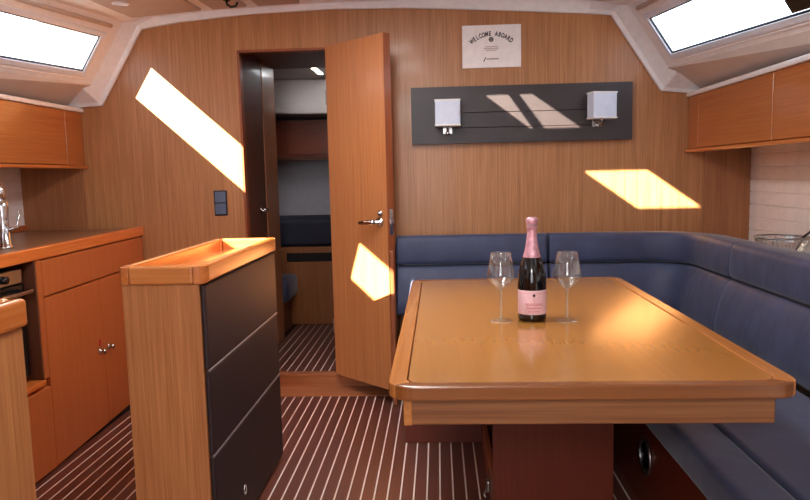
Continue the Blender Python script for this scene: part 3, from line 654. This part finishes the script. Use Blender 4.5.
# ================================================================== GALLEY
CX = -1.592
gc = thing('galley_cabinet', 'orange wooden galley cabinet with drawer front and two doors', 'cabinet', (-1.9, 3.16, 0))
m = MB(); m.box(XL+0.001, CX-0.019, 2.646, D-0.013, 0.001, 0.874); m.build('body', 'cabinet', gc, 0.002)
bx('drawer', 'cabinet', gc, CX-0.018, CX, 2.650, 3.735, 0.722, 0.868, 0.003)
for y0, y1, ky, red in ((2.650, 3.158, 3.112, True), (3.162, 3.735, 3.208, False)):
    d = bx('door', 'cabinet', gc, CX-0.018, CX, y0, y1, 0.012, 0.715, 0.003)
    kb = MB().lathe([(0, 0), (0.015, 0), (0.015, 0.004), (0.006, 0.006), (0.006, 0.014), (0.013, 0.020), (0.014, 0.026), (0.008, 0.031), (0, 0.032)], (CX, ky, 0.378), 18, 'X').build('knob', 'chrome', d, smooth=True)
    if red: bx('red_tab', 'red', d, CX, CX+0.006, ky-0.006, ky+0.006, 0.402, 0.436, 0.002)
for o in [c for c in gc.children_recursive]:   # the front follows the hull inwards towards the bulkhead
    p = o; ox = oy = 0.0
    while p is not None: ox += p.location.x; oy += p.location.y; p = p.parent
    for v in o.data.vertices: v.co.x -= (0.062*max(0.0, v.co.y+oy-2.60)/1.15 if v.co.x+ox > -1.8 else 0.0)
oc = thing('oven_cabinet', 'open orange cabinet bay holding the cooker left of the drawers', 'cabinet', (-1.9, 2.25, 0))
bx('stile', 'cabinet', oc, CX-0.018, CX-0.002, 2.612, 2.644, 0.394, 0.872, 0.002)
bx('base', 'cabinet', oc, XL+0.001, CX-0.019, 1.90, 2.644, 0.001, 0.370, 0.002)
bx('door', 'cabinet', oc, CX-0.018, CX, 1.92, 2.644, 0.012, 0.355, 0.003)
bx('shelf_lip', 'worktop_edge', oc, CX-0.06, CX+0.004, 1.90, 2.611, 0.371, 0.392, 0.004)
bx('side_wall', 'passage', oc, XL+0.001, CX-0.004, 2.600, 2.6115, 0.393, 0.874, 0.001)
bx('side_wall', 'passage', oc, XL+0.001, CX-0.004, 1.90, 1.912, 0.393, 0.874, 0.001)
bx('back_wall', 'dark', oc, XL+0.001, XL+0.012, 1.913, 2.599, 0.393, 0.874, 0.001)
cw = thing('galley_worktop', 'brown galley worktop with thick orange wooden front edge', 'worktop', (-1.9, 2.8, 0.875))
m = MB().prism([(XL+0.003, 1.6), (-1.61, 1.6), (-1.622, 2.45), (-1.691, D-0.013), (XL+0.003, D-0.013)], 'Z', 0.8755, 0.914); m.build('slab', 'worktop', cw, 0.001)
m = MB().prism([(-1.609, 1.6), (-1.570, 1.6), (-1.582, 2.45), (-1.650, D-0.001), (-1.690, D-0.013), (-1.621, 2.45)], 'Z', 0.8755, 0.924); m.build('front_edge', 'worktop_edge', cw, 0.004, 2)
bx('upstand', 'cabinet', cw, XL+0.003, XL+0.018, 1.6, D-0.014, 0.9145, 0.945, 0.002)
ck = thing('cooker', 'black gimballed cooker with steel front rail in the galley bay', 'cooker', (-1.9, 2.25, 0.4))
bx('oven', 'black', ck, -2.20, -1.625, 1.95, 2.575, 0.42, 0.79, 0.006)
bx('control_panel', 'steel', ck, -1.646, -1.625, 1.96, 2.565, 0.795, 0.85, 0.003)
bx('hob', 'black', ck, -2.20, -1.647, 1.95, 2.575, 0.795, 0.85, 0.004)
for y in (2.08, 2.2, 2.32, 2.44): MB().lathe([(0, 0), (0.016, 0), (0.014, 0.022), (0, 0.024)], (-1.625, y, 0.822), 14, 'X').build('control_knob', 'black', ck, smooth=True)
MB().tube([(-1.625, 1.99, 0.755), (-1.59, 1.99, 0.765), (-1.575, 2.02, 0.765), (-1.575, 2.54, 0.765), (-1.59, 2.562, 0.765), (-1.625, 2.562, 0.755)], 0.009, 10).build('front_rail', 'chrome', ck, smooth=True)
for y in (2.1, 2.4): MB().tube([(-1.9+0.10*math.cos(a), y+0.10*math.sin(a), 0.86) for a in [2*math.pi*k/20 for k in range(20)]], 0.005, 6, True).build('pan_ring', 'steel', ck, smooth=True)
fa = thing('faucet', 'chrome galley faucet standing on the worktop at the left edge', 'faucet', (-1.782, 2.72, 0.9145))
MB().lathe([(0, 0), (0.030, 0), (0.030, 0.008), (0.022, 0.014), (0.020, 0.12), (0.023, 0.17), (0.019, 0.20), (0, 0.20)], (0, 0, 0), 20).build('body', 'chrome', fa, smooth=True, local=True)
MB().tube([(0, 0, 0.19), (-0.002, 0, 0.24), (-0.02, 0, 0.268), (-0.06, 0, 0.275), (-0.10, 0, 0.262), (-0.115, 0, 0.22)], [0.016, 0.015, 0.014, 0.013, 0.013, 0.015], 12).build('spout', 'chrome', fa, smooth=True, local=True)
MB().tube([(0.015, 0.01, 0.075), (0.045, 0.02, 0.085), (0.056, 0.024, 0.155)], [0.008, 0.006, 0.005], 8).build('lever', 'chrome', fa, smooth=True, local=True)
# galley end unit near the camera
ge = thing('galley_end_cabinet', 'wooden galley end cabinet with railed top at the lower left edge', 'cabinet', (-1.1, 0.9, 0))
bx('body', 'island_side', ge, -1.40, -0.928, 0.35, 1.452, 0.001, 0.862, 0.004)
bx('rail', 'island_rail', ge, -0.952, -0.918, 0.35, 1.462, 0.863, 0.926, 0.010, 3)
bx('rail', 'island_rail_x', ge, -1.40, -0.953, 1.430, 1.462, 0.863, 0.926, 0.010, 3)
bx('top', 'worktop', ge, -1.40, -0.953, 0.35, 1.429, 0.863, 0.90, 0.001)

# ================================================================== OVERHEAD LOCKERS
def locker(side, xf, label, z0, z1, ysplit):
    s = side; t = thing('overhead_locker', label, 'cupboard', (xf, 2.8, z0), 0, 'overhead lockers under the side decks')
    xo = XL+0.002 if s < 0 else XR-0.0075
    a, b = sorted((xf+s*0.019, xo))
    bx('body', 'locker', t, a, b, 0.4, D-0.001, z0+0.016, z1, 0.002)
    f0, f1 = sorted((xf, xf+s*0.018))
    y1 = ysplit[0]
    bx('end_panel', 'locker', t, f0, f1, y1+0.002, D-0.0125, z0+0.018, z1-0.001, 0.002)
    for k in range(len(ysplit)-1):
        bx('door', 'locker', t, f0, f1, ysplit[k+1]+0.0035, ysplit[k]-0.0025, z0+0.020, z1-0.001, 0.002)
    l0, l1 = sorted((xf-s*0.012, xf+s*0.05))
    bx('bottom_lip', 'locker_edge', t, l0, l1, 0.4, D-0.001, z0, z0+0.0155, 0.003)
    return t
locker(-1, -1.955, 'orange wooden overhead locker on the left above the galley', 1.252, 1.556, [3.565, 2.62, 1.7, 0.8])
locker(1, 1.325, 'orange wooden overhead locker on the right above the settee', 1.262, 1.548, [3.60, 2.82, 2.02, 1.2])
for s, xf, z, n, lab in ((-1, -1.955, 1.557, 2, 'white strip along the top of the galley lockers'), (1, 1.325, 1.549, 3, 'white strip along the top of the settee lockers')):
    l0, l1 = sorted((xf-s*0.012, xf+s*0.03))
    o = MB().box(l0, l1, 0.4, D-0.001, z, z+0.024).build('trim_%d' % n, 'gelcoat', None, 0.006, 2); tag(o, lab, 'trim', kind='structure')

# ================================================================== THINGS ON THE BULKHEAD
wp = thing('padded_wall_panel', 'dark padded leather board in three strips on the bulkhead', 'panel', (0.445, D, 1.34))
wx0, wx1, wz0, wz1 = -0.137, 1.026, 1.338, 1.636
p = rrect(wx0, wx1, wz0, wz1, 0.012, 4)
bx('backing', 'dark', wp, wx0+0.002, wx1-0.002, D-0.016, D-0.0005, wz0+0.002, wz1-0.002, 0.002)
bx('end_pad', 'pad', wp, wx0, 0.005, D-0.040, D-0.0165, wz0, wz1, 0)
bx('end_pad', 'pad', wp, 0.855, wx1, D-0.040, D-0.0165, wz0, wz1, 0)
for z0, z1 in ((1.5000, wz1), (1.4205, 1.4965), (wz0, 1.4170)):
    bx('pad_strip', 'pad', wp, 0.005, 0.855, D-0.040, D-0.0165, z0, z1, 0)
def sconce(x, z, rz, label):
    t = thing('wall_lamp', label, 'lamp', (x, D-0.0405, z), rz, 'square wall lamps on the padded board')
    bx('wall_plate', 'steel', t, -0.026, 0.026, -0.010, 0.0, -0.100, -0.064, 0.003, local=True)
    MB().tube([(0, -0.010, -0.082), (0, -0.045, -0.084), (0, -0.060, -0.070), (0, -0.060, -0.05)], 0.007, 10).build('arm', 'chrome', t, smooth=True, local=True)
    MB().lathe([(0, 0), (0.011, 0), (0.011, 0.018), (0, 0.018)], (0, -0.022, -0.094), 14, 'Y').build('swivel_knob', 'chrome', t, smooth=True, local=True)
    s = bx('shade', 'shade', t, -0.066, 0.066, -0.098, -0.022, -0.060, 0.072, 0.008, 3, local=True)
    for z0, z1 in ((-0.0625, -0.054), (0.066, 0.0745)):
        MB().ring([(-0.0675, -0.0995), (0.0675, -0.0995), (0.0675, -0.0205), (-0.0675, -0.0205)], [(-0.060, -0.092), (0.060, -0.092), (0.060, -0.028), (-0.060, -0.028)], 'Z', z0, z1).build('shade_rim', 'shade_rim', s, 0.002, local=True)
sconce(0.055, 1.488, 0.0, 'square pale wall lamp at the left end of the padded board')
sconce(0.838, 1.505, math.radians(15), 'square pale wall lamp turned outward at the right end of the padded board')
# sign
sg = thing('welcome_sign', 'white sign lettered WELCOME ABOARD high on the bulkhead', 'sign', (0.295, D, 1.733))
bx('board', 'paper', sg, 0.140, 0.450, D-0.008, D-0.0005, 1.733, 1.954, 0.002)
def text_mesh(parent, chars, mat, name='letter'):
    for ch, x, z, size, rot in chars:
        m = MB()
        cu = bpy.data.curves.new('t', 'FONT'); cu.body = ch; cu.size = size; cu.align_x = 'CENTER'; cu.extrude = 0.0006; cu.resolution_u = 3; cu.offset = 0.0012
        o = bpy.data.objects.new('t', cu); C.objects.link(o); bpy.context.view_layer.update()
        dg = bpy.context.evaluated_depsgraph_get(); me = o.evaluated_get(dg).to_mesh()
        ca, sa = math.cos(rot), math.sin(rot)
        vs_ = [(x+v.co.x*0.66*ca-v.co.y*sa, D-0.0086-v.co.z, z+v.co.x*0.66*sa+v.co.y*ca) for v in me.vertices]
        m.add(vs_, [tuple(p.vertices) for p in me.polygons])
        o.evaluated_get(dg).to_mesh_clear(); bpy.data.objects.remove(o); bpy.data.curves.remove(cu)
        m.build(name, mat, parent)
txt = 'WELCOME ABOARD'; chars = []; Rr = 0.150; cxs, czs = 0.295, 1.898-0.150
for i, ch in enumerate(txt):
    a = math.radians(90+40-80*i/(len(txt)-1))
    if ch != ' ': chars.append((ch, cxs+Rr*math.cos(a), czs+Rr*math.sin(a), 0.033, a-math.pi/2))
text_mesh(sg, chars, 'ink')
wh = MB().tube([(0.293+0.010*math.cos(a), D-0.0088, 1.879+0.010*math.sin(a)) for a in [2*math.pi*k/24 for k in range(24)]], 0.0025, 6, True)
for k in range(4):
    a = math.pi*k/4; wh.tube([(0.293-0.014*math.cos(a), D-0.0088, 1.879-0.014*math.sin(a)), (0.293+0.014*math.cos(a), D-0.0088, 1.879+0.014*math.sin(a))], 0.0013, 5)
wh.build('ship_wheel', 'ink', sg)
for z, w_ in ((1.839, 0.034), (1.830, 0.040), (1.821, 0.030)): bx('faint_line', 'ink_faint', sg, 0.293-w_, 0.293+w_, D-0.0088, D-0.0081, z, z+0.005, 0)
MB().prism([(0.250, 1.766), (0.256, 1.766), (0.266, 1.786), (0.262, 1.788)], 'Y', D-0.0090, D-0.0081).build('logo_flag', 'ink', sg)
bx('logo_line', 'ink', sg, 0.268, 0.332, D-0.0088, D-0.0081, 1.776, 1.780, 0)
# switch
sw = thing('light_switch', 'slate blue double rocker switch beside the doorway', 'switch', (-1.204, D, 0.978))
bx('plate', 'switch_dark', sw, -1.241, -1.167, D-0.008, D-0.0005, 0.976, 1.115, 0.003)
for z0 in (0.984, 1.049): bx('rocker', 'switch', sw, -1.234, -1.174, D-0.013, D-0.0085, z0, z0+0.059, 0.003)
# deckhead fittings
dl = thing('ceiling_downlight', 'small round recessed downlight in the deckhead above the galley', 'lamp', (-1.665, 3.62, roof_z(-1.36, 3.25)-0.002))
dl.location = (-1.50, 3.31, roof_z(-1.50, 3.31)-0.0122)
MB().lathe([(0.030, -0.001), (0.040, 0.0), (0.040, -0.006), (0.030, -0.008), (0.030, -0.001)], (0, 0, 0), 24).build('bezel', 'alu', dl, smooth=True, local=True)
MB().lathe([(0, -0.001), (0.0295, -0.001), (0.0295, -0.004), (0, -0.004)], (0, 0, 0), 20).build('lens', 'gelcoat', dl, local=True)
hk = thing('deckhead_hook', 'small black hook hanging from the deckhead above the doorway', 'hook', (-1.03, 3.46, roof_z(-1.03, 3.46)-0.0102))
MB().tube([(0, 0, 0), (0, 0, -0.02), (0.02, 0, -0.034), (0.045, 0, -0.03), (0.055, 0, -0.012)], 0.006, 8).build('hook_body', 'black', hk, smooth=True, local=True)
MB().lathe([(0, 0), (0.018, 0), (0.018, -0.004), (0, -0.004)], (0, 0, 0), 14).build('base_plate', 'black', hk, local=True)
